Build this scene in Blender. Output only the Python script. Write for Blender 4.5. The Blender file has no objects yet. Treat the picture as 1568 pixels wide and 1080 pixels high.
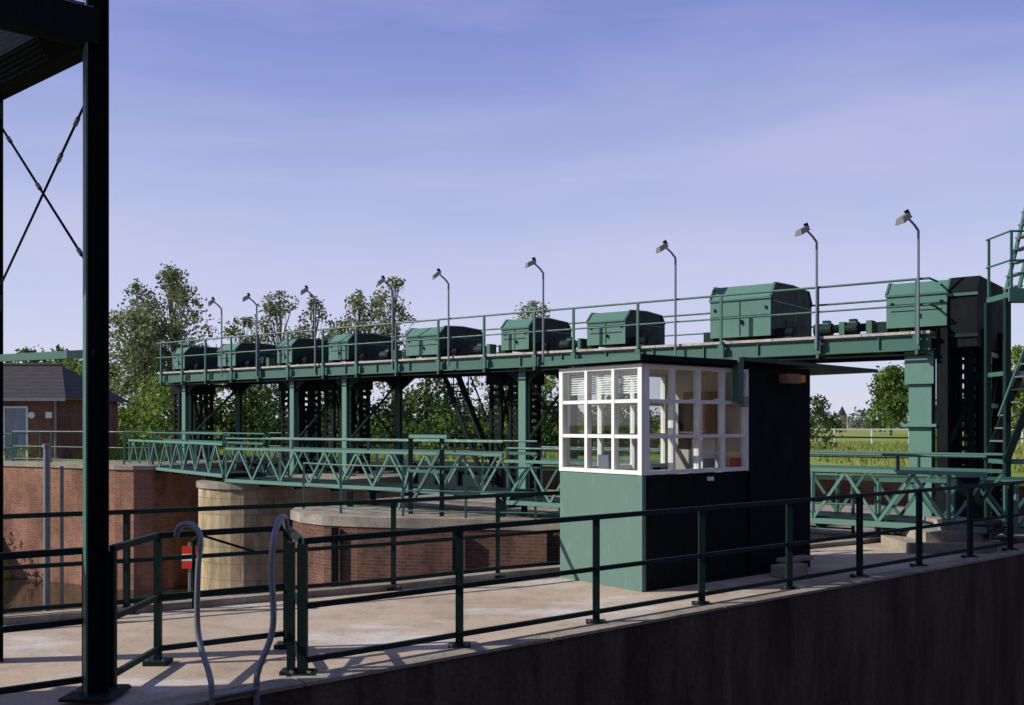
import bpy, math, random
import numpy as np
from mathutils import Vector, Matrix
random.seed(4); rng=np.random.default_rng(7)
scene=bpy.context.scene
R=math.radians

# ------------------------------------------------------------------ materials
def new_mat(name):
    m=bpy.data.materials.new(name); m.use_nodes=True
    nt=m.node_tree; b=nt.nodes['Principled BSDF']; return m,nt,b
def N(nt,t,**kw):
    n=nt.nodes.new(t)
    for k,v in kw.items(): setattr(n,k,v)
    return n
def ramp(nt,fac,stops):
    r=N(nt,'ShaderNodeValToRGB'); nt.links.new(fac,r.inputs[0])
    e=r.color_ramp.elements
    while len(e)<len(stops): e.new(0.5)
    for i,(p,c) in enumerate(stops):
        e[i].position=p; e[i].color=(c[0],c[1],c[2],1)
    return r.outputs[0]
def noise(nt,scale,detail=3,rough=.6,stretch=(1,1,1)):
    g=N(nt,'ShaderNodeNewGeometry'); src=g.outputs['Position']
    if stretch!=(1,1,1):
        mp=N(nt,'ShaderNodeMapping'); mp.inputs['Scale'].default_value=stretch
        nt.links.new(src,mp.inputs[0]); src=mp.outputs[0]
    n=N(nt,'ShaderNodeTexNoise'); n.inputs['Scale'].default_value=scale
    n.inputs['Detail'].default_value=detail; n.inputs['Roughness'].default_value=rough
    nt.links.new(src,n.inputs['Vector']); return n.outputs['Fac']
def mixc(nt,a,b,fac,mode='MIX'):
    m=N(nt,'ShaderNodeMix',data_type='RGBA',blend_type=mode)
    for s,v in ((0,fac),(6,a),(7,b)):
        if isinstance(v,(int,float)): m.inputs[s].default_value=v
        elif isinstance(v,tuple): m.inputs[s].default_value=(v[0],v[1],v[2],1)
        else: nt.links.new(v,m.inputs[s])
    return m.outputs[2]
def bump(nt,b,h,strength=.3,dist=.02):
    n=N(nt,'ShaderNodeBump'); n.inputs['Strength'].default_value=strength; n.inputs['Distance'].default_value=dist
    nt.links.new(h,n.inputs['Height']); nt.links.new(n.outputs[0],b.inputs['Normal'])
def paint(name,c,rough=.45,metal=0,dirt=.5,spec=.4):
    m,nt,b=new_mat(name)
    n2=noise(nt,7,5,.78,stretch=(1,1,.3))
    d=tuple(x*.6+.008 for x in c); l=tuple(min(1,x*1.25+.004) for x in c)
    dd=tuple(c[i]*(1-dirt)+d[i]*dirt for i in range(3))
    nt.links.new(ramp(nt,n2,[(.25,l),(.45,c),(.58,c),(.72,dd)]),b.inputs['Base Color'])
    b.inputs['Metallic'].default_value=metal; b.inputs['Specular IOR Level'].default_value=spec
    nt.links.new(ramp(nt,n2,[(.3,(rough-.05,)*3),(.7,(min(1,rough+.2),)*3)]),b.inputs['Roughness'])
    return m
def concrete(name,stops,scale=.8,rough=.85,stre=(1,1,1),bs=.35,fine=22):
    m,nt,b=new_mat(name)
    n1=noise(nt,scale,5,.7,stretch=stre); n2=noise(nt,fine,3,.7)
    c=ramp(nt,n1,stops)
    c=mixc(nt,c,ramp(nt,n2,[(.3,(.6,.6,.6)),(.7,(1.2,1.2,1.2))]),.7,'MULTIPLY')
    nt.links.new(c,b.inputs['Base Color']); b.inputs['Roughness'].default_value=rough
    b.inputs['Specular IOR Level'].default_value=.25
    if bs: bump(nt,b,n2,bs,.015)
    return m
def brick(name,c1,c2,mortar,scale=1,bw=.24,bh=.075,dark=.6):
    m,nt,b=new_mat(name)
    uv=N(nt,'ShaderNodeUVMap'); t=N(nt,'ShaderNodeTexBrick')
    t.inputs['Scale'].default_value=scale; t.inputs['Brick Width'].default_value=bw; t.inputs['Row Height'].default_value=bh
    t.inputs['Mortar Size'].default_value=.009; t.inputs['Color1'].default_value=(*c1,1); t.inputs['Color2'].default_value=(*c2,1)
    t.inputs['Mortar'].default_value=(*mortar,1); nt.links.new(uv.outputs[0],t.inputs['Vector'])
    n1=noise(nt,.8,6,.75,stretch=(1,1,.5))
    c=mixc(nt,t.outputs['Color'],ramp(nt,n1,[(.33,(dark*.8,dark*.76,dark*.7)),(.5,(.95,.95,.9)),(.68,(1.35,1.3,1.25))]),1.0,'MULTIPLY')
    nt.links.new(c,b.inputs['Base Color']); b.inputs['Roughness'].default_value=.9
    b.inputs['Specular IOR Level'].default_value=.15
    return m
def foliage(name,dark,mid,light,clump=.55,trans=.3):
    m,nt,b=new_mat(name)
    nt.nodes.remove(b)
    g=N(nt,'ShaderNodeNewGeometry'); n1=noise(nt,clump,1,.6)
    ad=N(nt,'ShaderNodeMath',operation='MULTIPLY_ADD'); ad.inputs[1].default_value=.45; 
    nt.links.new(g.outputs['Random Per Island'],ad.inputs[0])
    s=N(nt,'ShaderNodeMath',operation='MULTIPLY'); s.inputs[1].default_value=.75; nt.links.new(n1,s.inputs[0])
    nt.links.new(s.outputs[0],ad.inputs[2])
    c=ramp(nt,ad.outputs[0],[(.35,dark),(.6,mid),(.85,light)])
    df=N(nt,'ShaderNodeBsdfDiffuse'); nt.links.new(c,df.inputs[0])
    tr=N(nt,'ShaderNodeBsdfTranslucent'); nt.links.new(c,tr.inputs[0])
    mx=N(nt,'ShaderNodeMixShader'); mx.inputs[0].default_value=trans
    nt.links.new(df.outputs[0],mx.inputs[1]); nt.links.new(tr.outputs[0],mx.inputs[2])
    nt.links.new(mx.outputs[0],nt.nodes['Material Output'].inputs[0]); return m

M={}
M['green']=paint('green_paint',(.042,.125,.098),.45)
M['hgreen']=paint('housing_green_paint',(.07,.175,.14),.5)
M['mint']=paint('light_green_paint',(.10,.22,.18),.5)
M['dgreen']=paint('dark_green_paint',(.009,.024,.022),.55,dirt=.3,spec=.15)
M['black']=paint('dark_steel',(.007,.010,.011),.75,dirt=.3,spec=.12)
M['cabshade']=paint('cabin_shaded_side',(.006,.008,.009),.75,dirt=.2,spec=.12)  # near-black base colour deepens the shade of the cabin's long side
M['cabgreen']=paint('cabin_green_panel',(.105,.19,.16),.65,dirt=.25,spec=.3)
M['white']=paint('white_paint',(.78,.78,.75),.4,dirt=.15)
M['grey']=paint('galvanised_steel',(.20,.23,.27),.4,metal=.5,dirt=.3)
M['lamp']=paint('lamp_housing_metal',(.20,.19,.19),.4,metal=.4)
M['orange']=paint('orange_plastic',(.75,.2,.02),.4)
M['red']=paint('red_paint',(.75,.04,.02),.4)
M['inwall']=paint('interior_wall',(.50,.48,.42),.8,dirt=.1)
M['wood']=paint('weathered_wood',(.25,.14,.08),.7)
M['roofsheet']=paint('roof_sheet',(.04,.075,.068),.6,spec=.2)
M['deck']=concrete('deck_planks',[(.3,(.34,.31,.27)),(.6,(.52,.49,.44)),(.8,(.6,.57,.52))],1.5,bs=0)
M['coping']=concrete('concrete_coping',[(.3,(.17,.15,.12)),(.55,(.32,.285,.23)),(.75,(.42,.385,.33))],1.2)
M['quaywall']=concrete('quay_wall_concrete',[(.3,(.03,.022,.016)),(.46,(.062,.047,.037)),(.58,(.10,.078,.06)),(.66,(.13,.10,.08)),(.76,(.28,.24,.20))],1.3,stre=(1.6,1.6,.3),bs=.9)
M['brick']=brick('red_brick',(.30,.125,.085),(.21,.09,.06),(.24,.20,.16))
M['brickdark']=brick('old_brick',(.16,.07,.052),(.10,.05,.04),(.14,.115,.10),dark=.5)
M['brickhouse']=brick('house_brick',(.22,.085,.06),(.16,.06,.045),(.2,.17,.15))
M['block']=brick('sandstone_blocks',(.44,.36,.24),(.38,.30,.19),(.22,.18,.13),bw=.9,bh=.45,dark=.6)
def platform_mat():
    m,nt,b=new_mat('platform_concrete')
    n1=noise(nt,.5,4,.65); n2=noise(nt,26,3,.75); n3=noise(nt,.42,7,.68,stretch=(1,1.7,1)); n4=noise(nt,2.2,6,.8)
    c=ramp(nt,n1,[(.3,(.36,.285,.215)),(.5,(.45,.365,.28)),(.7,(.50,.42,.34))])
    c=mixc(nt,c,(.60,.575,.55),ramp(nt,n3,[(.53,(0,0,0)),(.60,(.55,.55,.55)),(.68,(.9,.9,.9))]))
    c=mixc(nt,c,ramp(nt,n4,[(.32,(.62,.60,.58)),(.5,(1,1,1)),(.7,(1.08,1.08,1.08))]),.75,'MULTIPLY')
    c=mixc(nt,c,ramp(nt,n2,[(.3,(.7,.7,.7)),(.7,(1.15,1.15,1.15))]),.6,'MULTIPLY')
    nt.links.new(c,b.inputs['Base Color']); b.inputs['Roughness'].default_value=.85; b.inputs['Specular IOR Level'].default_value=.25
    bump(nt,b,n2,.3,.008); return m
M['platform']=platform_mat()
def grass_mat():
    m,nt,b=new_mat('meadow_grass_ground')
    n1=noise(nt,.05,5,.65,stretch=(1,2.5,1)); n2=noise(nt,1.5,5,.8)
    c=ramp(nt,n1,[(.35,(.13,.20,.035)),(.5,(.22,.29,.06)),(.62,(.34,.31,.12)),(.75,(.16,.23,.045))])
    c=mixc(nt,c,ramp(nt,n2,[(.3,(.55,.6,.55)),(.7,(1.3,1.25,1.1))]),.9,'MULTIPLY')
    nt.links.new(c,b.inputs['Base Color']); b.inputs['Roughness'].default_value=.95; b.inputs['Specular IOR Level'].default_value=.1
    return m
M['grass']=grass_mat()
def water_mat():
    m,nt,b=new_mat('dark_water'); b.inputs['Base Color'].default_value=(.018,.02,.012,1)
    b.inputs['Roughness'].default_value=.06; b.inputs['IOR'].default_value=1.33
    bump(nt,b,noise(nt,2.2,2,.6),.12,.08); return m
M['water']=water_mat()
def glass_mat():
    m,nt,b=new_mat('window_glass'); nt.nodes.remove(b)
    t=N(nt,'ShaderNodeBsdfTransparent'); t.inputs[0].default_value=(.86,.90,.89,1)
    g=N(nt,'ShaderNodeBsdfGlossy'); g.inputs['Roughness'].default_value=.02
    lw=N(nt,'ShaderNodeLayerWeight'); lw.inputs[0].default_value=.5
    p=N(nt,'ShaderNodeMath',operation='POWER'); p.inputs[1].default_value=3; nt.links.new(lw.outputs['Facing'],p.inputs[0])
    a=N(nt,'ShaderNodeMath',operation='MULTIPLY_ADD'); a.inputs[1].default_value=.7; a.inputs[2].default_value=.10; nt.links.new(p.outputs[0],a.inputs[0])
    mx=N(nt,'ShaderNodeMixShader'); nt.links.new(a.outputs[0],mx.inputs[0])
    nt.links.new(t.outputs[0],mx.inputs[1]); nt.links.new(g.outputs[0],mx.inputs[2])
    nt.links.new(mx.outputs[0],nt.nodes['Material Output'].inputs[0]); return m
M['glass']=glass_mat()
def tile_mat():
    m,nt,b=new_mat('dark_roof_tiles')
    uv=N(nt,'ShaderNodeTexCoord'); w=N(nt,'ShaderNodeTexWave',wave_type='BANDS',bands_direction='Z'); w.inputs['Scale'].default_value=1.9
    nt.links.new(uv.outputs['Object'],w.inputs[0]); n=noise(nt,3,3,.7)
    c=ramp(nt,n,[(.3,(.016,.014,.017)),(.7,(.038,.032,.034))])
    c=mixc(nt,c,ramp(nt,w.outputs['Fac'],[(.1,(.45,.45,.45)),(.4,(1.1,1.1,1.1))]),.9,'MULTIPLY')
    nt.links.new(c,b.inputs['Base Color']); b.inputs['Roughness'].default_value=.75
    return m
M['tile']=tile_mat()
M['bark']=concrete('tree_bark',[(.3,(.06,.05,.04)),(.6,(.16,.14,.11)),(.8,(.32,.30,.26))],3,stre=(1,1,.3),bs=0)
M['leafA']=foliage('leaves_grey_green',(.10,.125,.055),(.20,.235,.105),(.33,.35,.19))
M['leafB']=foliage('leaves_green',(.04,.085,.02),(.09,.165,.04),(.18,.26,.075))
M['leafC']=foliage('leaves_bright_green',(.08,.14,.025),(.17,.26,.055),(.28,.38,.11))
M['leafD']=foliage('leaves_dark_green',(.02,.045,.016),(.045,.09,.028),(.10,.16,.055))
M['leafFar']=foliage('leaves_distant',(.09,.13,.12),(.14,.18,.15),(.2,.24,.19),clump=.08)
M['blade']=foliage('grass_blades',(.14,.20,.04),(.24,.30,.08),(.40,.37,.15),clump=.3,trans=.4)

# ------------------------------------------------------------------ mesh builder
class B:
    def __init__(s): s.v=[];s.f=[];s.m=[];s.uv=[];s.mats=[]
    def mi(s,k):
        if k not in s.mats: s.mats.append(k)
        return s.mats.index(k)
    def add(s,vs,fs,k,uvs=None):
        o=len(s.v); s.v+= [tuple(p) for p in vs]; i=s.mi(k)
        for n,f in enumerate(fs):
            s.f.append([o+a for a in f]); s.m.append(i); s.uv.append(uvs[n] if uvs else None)
    def box(s,x0,x1,y0,y1,z0,z1,k):
        vs=[(x0,y0,z0),(x1,y0,z0),(x1,y1,z0),(x0,y1,z0),(x0,y0,z1),(x1,y0,z1),(x1,y1,z1),(x0,y1,z1)]
        s.add(vs,[(0,3,2,1),(4,5,6,7),(0,1,5,4),(1,2,6,5),(2,3,7,6),(3,0,4,7)],k)
    def bar(s,p,q,w,h,k):
        p=Vector(p);q=Vector(q);d=(q-p).normalized()
        up=Vector((0,0,1)) if abs(d.z)<.95 else Vector((0,1,0))
        a=d.cross(up).normalized()*w/2; b=a.cross(d).normalized()*h/2
        vs=[p-a-b,p+a-b,p+a+b,p-a+b,q-a-b,q+a-b,q+a+b,q-a+b]
        s.add(vs,[(0,1,2,3),(4,7,6,5),(0,4,5,1),(1,5,6,2),(2,6,7,3),(3,7,4,0)],k)
    def tube(s,p,q,r,k,n=8,r2=None):
        p=Vector(p);q=Vector(q);d=(q-p).normalized(); r2=r if r2 is None else r2
        up=Vector((0,0,1)) if abs(d.z)<.95 else Vector((1,0,0))
        a=d.cross(up).normalized(); b=a.cross(d).normalized(); vs=[]
        for c,rr in ((p,r),(q,r2)):
            for i in range(n):
                t=2*math.pi*i/n; vs.append(c+a*math.cos(t)*rr+b*math.sin(t)*rr)
        fs=[(i,(i+1)%n,n+(i+1)%n,n+i) for i in range(n)]+[tuple(range(n-1,-1,-1)),tuple(range(n,2*n))]
        s.add(vs,fs,k)
    def sweep(s,pts,r,k,n=12):
        pts=[Vector(p) for p in pts]; vs=[];ref=Vector((.6,-.8,0)).normalized()
        for i,p in enumerate(pts):
            d=(pts[min(i+1,len(pts)-1)]-pts[max(i-1,0)]).normalized()
            a=(ref-d*ref.dot(d)).normalized(); b=d.cross(a)
            for j in range(n):
                t=2*math.pi*j/n; vs.append(p+a*math.cos(t)*r+b*math.sin(t)*r)
        fs=[]
        for i in range(len(pts)-1):
            for j in range(n): fs.append((i*n+j,i*n+(j+1)%n,(i+1)*n+(j+1)%n,(i+1)*n+j))
        L=(len(pts)-1)*n; fs+=[tuple(range(n-1,-1,-1)),tuple(range(L,L+n))]
        s.add(vs,fs,k)
    def prism(s,poly,z0,z1,side,top,bottom=False):
        n=len(poly); vs=[(x,y,z0) for x,y in poly]+[(x,y,z1) for x,y in poly]
        fs=[];uv=[];u=0
        for i in range(n):
            j=(i+1)%n; L=math.dist(poly[i],poly[j]); fs.append((i,j,n+j,n+i))
            uv.append([(u,z0),(u+L,z0),(u+L,z1),(u,z1)]); u+=L
        s.add(vs,fs,side,uv)
        s.add(vs,[tuple(range(n,2*n))]+([tuple(range(n-1,-1,-1))] if bottom else []),top)
    def build(s,name,parent=None,mw=None,bevel=0,smooth=False):
        me=bpy.data.meshes.new(name); me.from_pydata(s.v,[],s.f)
        for k in s.mats: me.materials.append(M[k])
        ul=me.uv_layers.new(name='UVMap')
        for p,mi,uv in zip(me.polygons,s.m,s.uv):
            p.material_index=mi; p.use_smooth=smooth
            if uv:
                for li,c in zip(p.loop_indices,uv): ul.data[li].uv=c
        me.update(); ob=bpy.data.objects.new(name,me); scene.collection.objects.link(ob)
        if mw is not None: ob.matrix_world=mw
        if parent is not None: ob.parent=parent
        if bevel:
            md=ob.modifiers.new('bev','BEVEL'); md.width=bevel; md.segments=1; md.limit_method='ANGLE'
        return ob
def empty(name,mw=None):
    e=bpy.data.objects.new(name,None); scene.collection.objects.link(e)
    if mw is not None: e.matrix_world=mw
    return e

# ------------------------------------------------------------------ ground, water
gpoly=[(-1500,60),(-60,40.5),(-40,38.2),(-18.5,35.8),(-14,33.4),(-12.6,32.6),(-11.8,32.6),(-11.3,33.2),(-10.2,36),(-9.4,39.2),(10.9,24.2),(16,20),(60,5),(1500,-300),(2500,3500),(-2500,3500)]
b=B(); b.prism(gpoly,-4.2,.6,'brickdark','grass'); b.build('ground')
b=B(); b.add([(-1500,-200,-3.3),(300,-200,-3.3),(300,80,-3.3),(-1500,80,-3.3)],[(0,1,2,3)],'water'); b.build('canal_water')

b=B()
ab=[(-60,40),(-40,38),(-18.5,35.5),(-14,33),(-12.9,32.35),(-12.2,32.1),(-11.6,32.2),(-11.15,32.7),(-10.9,33.4),(-9.3,37),(-12,38.5),(-14,34.5),(-18.5,36.6),(-40,39),(-60,41)]
b.prism(ab,-4,.58,'brick','coping')
b.prism([(x,y-.06) if i<9 else (x,y) for i,(x,y) in enumerate(ab)],.582,.72,'coping','coping',True)
b.build('brick_abutment')
b=B(); b.add([(-40,33,-3.5),(-19,31.5,-3.5),(-17.5,34.9,-3.5),(-18.3,35.45,-1.6),(-40,37.9,-.2),(-22,35.8,-.6)],[(0,1,5,4),(1,2,3,5)],'grass'); b.build('grass_bank')

def nf(k): return (-1.7+1.22*k, 8.1+1.0*k)
near=[(nf(k)[0]+.17,nf(k)[1]-.21) for k in (-12,20)]
far=[(26,29),(12,21.2),(5.1,16.75),(0,13.62),(-1.5,12.52),(-4.2,10.95),(-5.3,10.35),(-17,5.5)]
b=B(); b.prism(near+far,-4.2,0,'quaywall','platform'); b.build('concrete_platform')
b=B()
for (x0,y0),(x1,y1) in zip(far[1:],far[2:]): b.bar((x0,y0-.12,.03),(x1,y1-.12,.03),.2,.08,'coping')
b.build('platform_kerb')
b=B()
e=Vector((1.22,1.0,0)).normalized(); nrm=Vector((e.y,-e.x,0))
for i in range(19):
    kk=-11.5+i*1.632
    a=Vector((*nf(kk),0))+nrm*.16; c=Vector((*nf(kk+1.62),0))+nrm*.16
    b.bar((a.x,a.y,.012),(c.x,c.y,.012),.26,.03,'coping')
b.build('quay_edge_stones')
b=B(); b.prism([(-20,-9),(2,-2),(14,6),(30,-10),(10,-40),(-30,-40)],-4.2,.4,'quaywall','platform'); b.build('opposite_quay')

# ------------------------------------------------------------------ gantry frame
GA=Matrix.Translation((8.5,20.7,0))@Matrix.Rotation(math.atan2(-.605,.797),4,'Z')
def G(t,s,z): return GA@Vector((-t,s,z))
def arc(cx,cy,r,n=14): return [(cx+r*math.cos(a),cy+r*math.sin(a)) for a in [math.pi+math.pi*i/n for i in range(n+1)]]
def pier(t,r,front,back,z,side,name):
    b=B(); ol=arc(-t,front,r)+[(-t+r,back),(-t-r,back)]
    b.prism(ol,-4.1,z-.16,side,'coping')
    ol2=arc(-t,front,r+.06)+[(-t+r+.06,back+.03),(-t-r-.06,back+.03)]
    b.prism(ol2,z-.158,z,'coping','coping',True)
    b.build(name,mw=GA)
pier(17.7,1.65,-3,4.6,.42,'block','sandstone_pier')
isl=[(-5.0,25.3),(-5.25,24.4),(-5.2,23.6),(-4.8,22.8),(-4.2,22.2),(-3.4,21.85),(-2.4,21.6),(0,21.2),(2.4,20.6),(6.5,17.7),(12,21.4),(10.9,24.6),(.5,31.5),(-1.2,30.6)]
b=B(); b.prism(isl,-4.1,-.2,'brickdark','coping')
cx=sum(p[0] for p in isl)/len(isl); cy=sum(p[1] for p in isl)/len(isl)
b.prism([(cx+(x-cx)*1.01,cy+(y-cy)*1.01) for x,y in isl],-.198,.02,'coping','coping',True)
for x,y in ((-5.32,24.0),(-3.9,22.0),(-1.2,21.32),(.8,20.95)): b.bar((x,y-.06,-3.9),(x,y-.06,-.22),.14,.14,'black')
b.build('brick_lock_pier')

for a,c in ((25.9,19.5),(15.9,12.3)):
    b=B(); b.box(-a,-c,1.3,1.6,-3.6,.9,'dgreen')
    z=-3.2
    while z<.8: b.box(-a,-c,1.18,1.3,z,z+.1,'black'); z+=.55
    x=-a+.4
    while x<-c: b.box(x,x+.08,1.2,1.298,-3.5,.85,'black'); x+=.9
    b.build('sluice_gate',mw=GA)

b=B()
x0,x1=-27.2,.2
b.box(x0,x1,0,.05,3.62,3.90,'green'); b.box(x0,x1,-.06,.12,3.59,3.62,'green'); b.box(x0,x1,-.06,.12,3.90,3.925,'green')
b.box(x0,x1,2.95,3.0,3.62,3.90,'dgreen'); b.box(x0,x1,2.9,3.06,3.59,3.62,'dgreen')
x=x0+.03
while x<x1-.1: b.box(x,x+.08,.12,2.9,3.66,3.88,'dgreen'); x+=1.36
x=x0+.01
while x<x1:
    b.box(x,min(x+.985,x1),-.09,3.05,3.93,3.985+.006*random.random(),'deck'); x+=1.0
x=x0+.5
while x<x1: b.box(x,x+.02,-.045,0,3.62,3.90,'green'); x+=1.36
b.tube((x0,-.03,3.5),(x1,-.03,3.5),.025,'black')
b.build('gantry_walkway',mw=GA)

posts=[0.05,2.14,4.44,6.67,8.58,9.83,11.55,13.24,14.92,16.6,18.1,19.8,21.3,22.75,24.2,25.6,26.9]
b=B()
for t in posts:
    b.bar((-t,-.12,3.5),(-t,-.12,5.06),.055,.055,'green'); b.box(-t-.07,-t+.07,-.16,-.1,3.6,3.9,'green')
for z,r in ((5.06,.026),(4.52,.02)): b.tube((x0,-.12,z),(x1,-.12,z),r,'green')
for t in posts[::2]: b.bar((-t,3.1,3.6),(-t,3.1,5.06),.05,.05,'green')
for z,r in ((5.06,.026),(4.52,.02)): b.tube((x0,3.1,z),(x1,3.1,z),r,'green')
for z in (5.06,4.52): b.tube((x0,-.1,z),(x0,3.1,z),.024,'green')
for z in (5.06,4.52): b.tube((x1,-.1,z),(x1,.5,z),.024,'green')
b.build('gantry_railing',mw=GA)

def tower(t,zb,wide=.2,racks=(-.9,.9)):
    b=B()
    for y,k in ((.32,'mint'),(2.7,'green')):
        h=wide/2
        b.box(-t-h,-t+h,y-.1,y-.08,zb,3.6,k); b.box(-t-h,-t+h,y+.08,y+.1,zb,3.6,k); b.box(-t-.012,-t+.012,y-.08,y+.08,zb,3.6,k)
        b.box(-t-.22,-t+.22,y-.22,y+.22,zb-.02,zb+.03,k)
        for sgn in (-1,1):
            b.add([(-t,y-.03,3.59),(-t+sgn*.75,y-.03,3.59),(-t,y-.03,3.1),(-t,y+.03,3.59),(-t+sgn*.75,y+.03,3.59),(-t,y+.03,3.1)],
              [(0,1,2),(3,5,4),(0,3,4,1),(1,4,5,2),(2,5,3,0)],'dgreen')
    for z in (1.4,3.45): b.box(-t-.04,-t+.04,.42,2.6,z,z+.1,'dgreen')
    b.bar((-t,.42,1.5),(-t,2.6,3.4),.05,.07,'dgreen'); b.bar((-t,.42,3.4),(-t+.001,2.6,1.5),.05,.07,'dgreen')
    for r in racks:
        for y in (1.0,1.9):
            xx=-t+r
            for o in (-.17,.17): b.box(xx+o-.05,xx+o+.05,y-.05,y+.05,-.8,3.75,'black')
            z=-.6
            while z<3.7: b.box(xx-.12,xx+.12,y-.03,y+.03,z,z+.11,'black'); z+=.2
        b.bar((-t+r-.17,1.0,.5),(-t+r-.17,1.9,3.3),.05,.05,'black'); b.bar((-t+r+.17,1.9,.5),(-t+r+.17,1.0,3.3),.05,.05,'black')
        b.box(-t+r-.3,-t+r+.3,.9,2.0,3.2,3.5,'black')
    b.build('gantry_support_tower',mw=GA)
tower(10.5,.02,.24,(-.8,-1.5)); tower(17.5,.42,.2,(-.8,-1.5)); tower(20,-3.9,.2,(-.7,-1.2)); tower(26,.72,.2,(-.8,-1.5))

b=B()
b.box(-.30,.16,.2,.24,.02,3.58,'mint'); b.box(-.30,.16,.5,.54,.02,3.58,'mint'); b.box(-.09,-.05,.24,.5,.02,3.58,'mint')
b.box(-.42,.28,.10,.19,2.0,2.06,'mint'); b.box(-.36,.22,.12,.199,2.9,3.58,'mint')
b.box(-.5,.4,-.05,.75,.02,.12,'mint')
for x,y in ((.38,.25),(.38,1.3),(1.0,.9),(1.0,2.4),(.38,2.6)):
    b.box(x-.11,x+.11,y-.11,y+.11,.0,4.05,'black')
for x,y in ((.66,.6),(.66,1.8)):
    for o in (-.17,.17): b.box(x+o-.05,x+o+.05,y-.04,y+.04,-1,4.3,'black')
    z=-.5
    while z<4.2: b.box(x-.12,x+.12,y-.025,y+.025,z,z+.1,'black'); z+=.2
for z in (1.2,2.4,3.5): b.box(.3,1.05,.86,.94,z,z+.12,'dgreen'); b.box(.96,1.04,.95,2.4,z+.003,z+.1,'mint')
b.bar((.35,.25,1.2),(1,.9,3.4),.06,.06,'dgreen'); b.bar((1,1.0,1.2),(1,2.3,3.4),.06,.06,'dgreen')
b.box(1.12,1.18,2.2,2.26,0,3.9,'mint')
b.build('gantry_end_tower',mw=GA)

def housing(t0,t1,h,d,y0=.4,zb=4.0):
    b=B(); X0,X1=-t1,-t0
    prof=[(y0,zb+.12),(y0,zb+h*.76),(y0+.24,zb+h),(y0+d*.5,zb+h+.04),(y0+d-.2,zb+h),(y0+d,zb+h*.78),(y0+d,zb+.12)]
    n=len(prof)
    vs=[(X0,y,z) for y,z in prof]+[(X1,y,z) for y,z in prof]
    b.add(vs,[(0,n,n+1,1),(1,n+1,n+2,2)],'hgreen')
    b.add(vs,[tuple(range(n)),tuple(range(2*n-1,n-1,-1))],'dgreen')  # end faces take a darker green, so their shade is in the colour
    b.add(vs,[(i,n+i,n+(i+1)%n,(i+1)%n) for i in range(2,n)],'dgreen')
    for (ya,za),(yb,zb2) in zip(prof[1:5],prof[2:6]):
        for X in (X0,X1): b.bar((X,ya,za+.012),(X,yb,zb2+.012),.05,.03,'green')
    b.box(X0-.02,X1+.02,y0-.035,y0-.005,zb+h*.76-.05,zb+h*.76-.01,'green')
    m=(X0+X1)/2
    b.box(m-.01,m+.01,y0-.008,y0+.01,zb+.15,zb+h*.7,'black')
    b.box(X0+.1,X1-.1,y0-.007,y0+.01,zb+h*.42,zb+h*.42+.018,'black')
    for xx in (X0+.1,X1-.14): b.box(xx,xx+.05,y0-.03,y0,zb+h*.55,zb+h*.6,'dgreen')
    b.box(m+.04,m+.07,y0-.05,y0,zb+h*.3,zb+h*.38,'black')
    for i in range(4): b.box(X1,X1+.02,y0+d*.35,y0+d*.65,zb+.3+i*.07,zb+.335+i*.07,'dgreen')
    b.box(X1,X1+.015,y0+.05,y0+d-.05,zb+h*.68,zb+h*.70,'green')
    for yy in (y0+.1,y0+d-.25):
        b.box(X0+.05,X0+.2,yy,yy+.15,zb-.02,zb+.12,'black'); b.box(X1-.2,X1-.05,yy,yy+.15,zb-.02,zb+.12,'black')
    b.tube((X1+.02,y0+.35,zb+.2),(X1+.42,y0+.35,zb+.2),.11,'black',12)
    b.box(X1+.05,X1+.4,y0+.25,y0+.45,zb-.01,zb+.1,'dgreen')
    b.box(X0-.3,X0-.05,y0+.25,y0+.5,zb-.01,zb+.3,'dgreen')
    b.build('winch_housing',mw=GA)
for t0,t1,h,d in ((3.44,4.97,1.36,2.6),(7.34,8.5,.98,2.1),(10.4,11.35,.98,2.1),(13.65,15.0,.95,2.1),(17.5,18.4,.95,2.1),(20.2,20.95,.92,2.1),(23.2,24.2,.92,2.1),(26.2,26.95,.92,2.1)):
    housing(t0,t1,h,d)
housing(-.42,.82,1.1,2.7)
b=B()
pr=[(.3,3.65),(.3,4.8),(.55,5.12),(2.9,5.12),(3.1,4.8),(3.1,3.65)]
n=len(pr); vs=[(.46,y,z) for y,z in pr]+[(1.02,y,z) for y,z in pr]
b.add(vs,[tuple(range(n)),tuple(range(2*n-1,n-1,-1))]+[(i,n+i,n+(i+1)%n,(i+1)%n) for i in range(n)],'black')
b.box(.44,1.04,.26,.29,3.85,3.92,'dgreen'); b.box(.44,1.04,.26,.29,4.7,4.76,'green')
b.build('chain_cover',mw=GA)
for t in (2.2,1.6,9.2,12.3,16,22):
    b=B(); b.box(-t-.35,-t+.35,.5,.9,3.995,4.05,'black'); b.tube((-t-.3,.7,4.2),(-t+.1,.7,4.2),.14,'dgreen',14); b.tube((-t+.1,.7,4.2),(-t+.32,.7,4.2),.09,'black',12)
    b.box(-t-.1,-t+.05,.62,.78,4.3,4.4,'green'); b.box(-t+.3,-t+.42,.55,.85,4.03,4.34,'green'); b.build('winch_motor',mw=GA)

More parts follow.
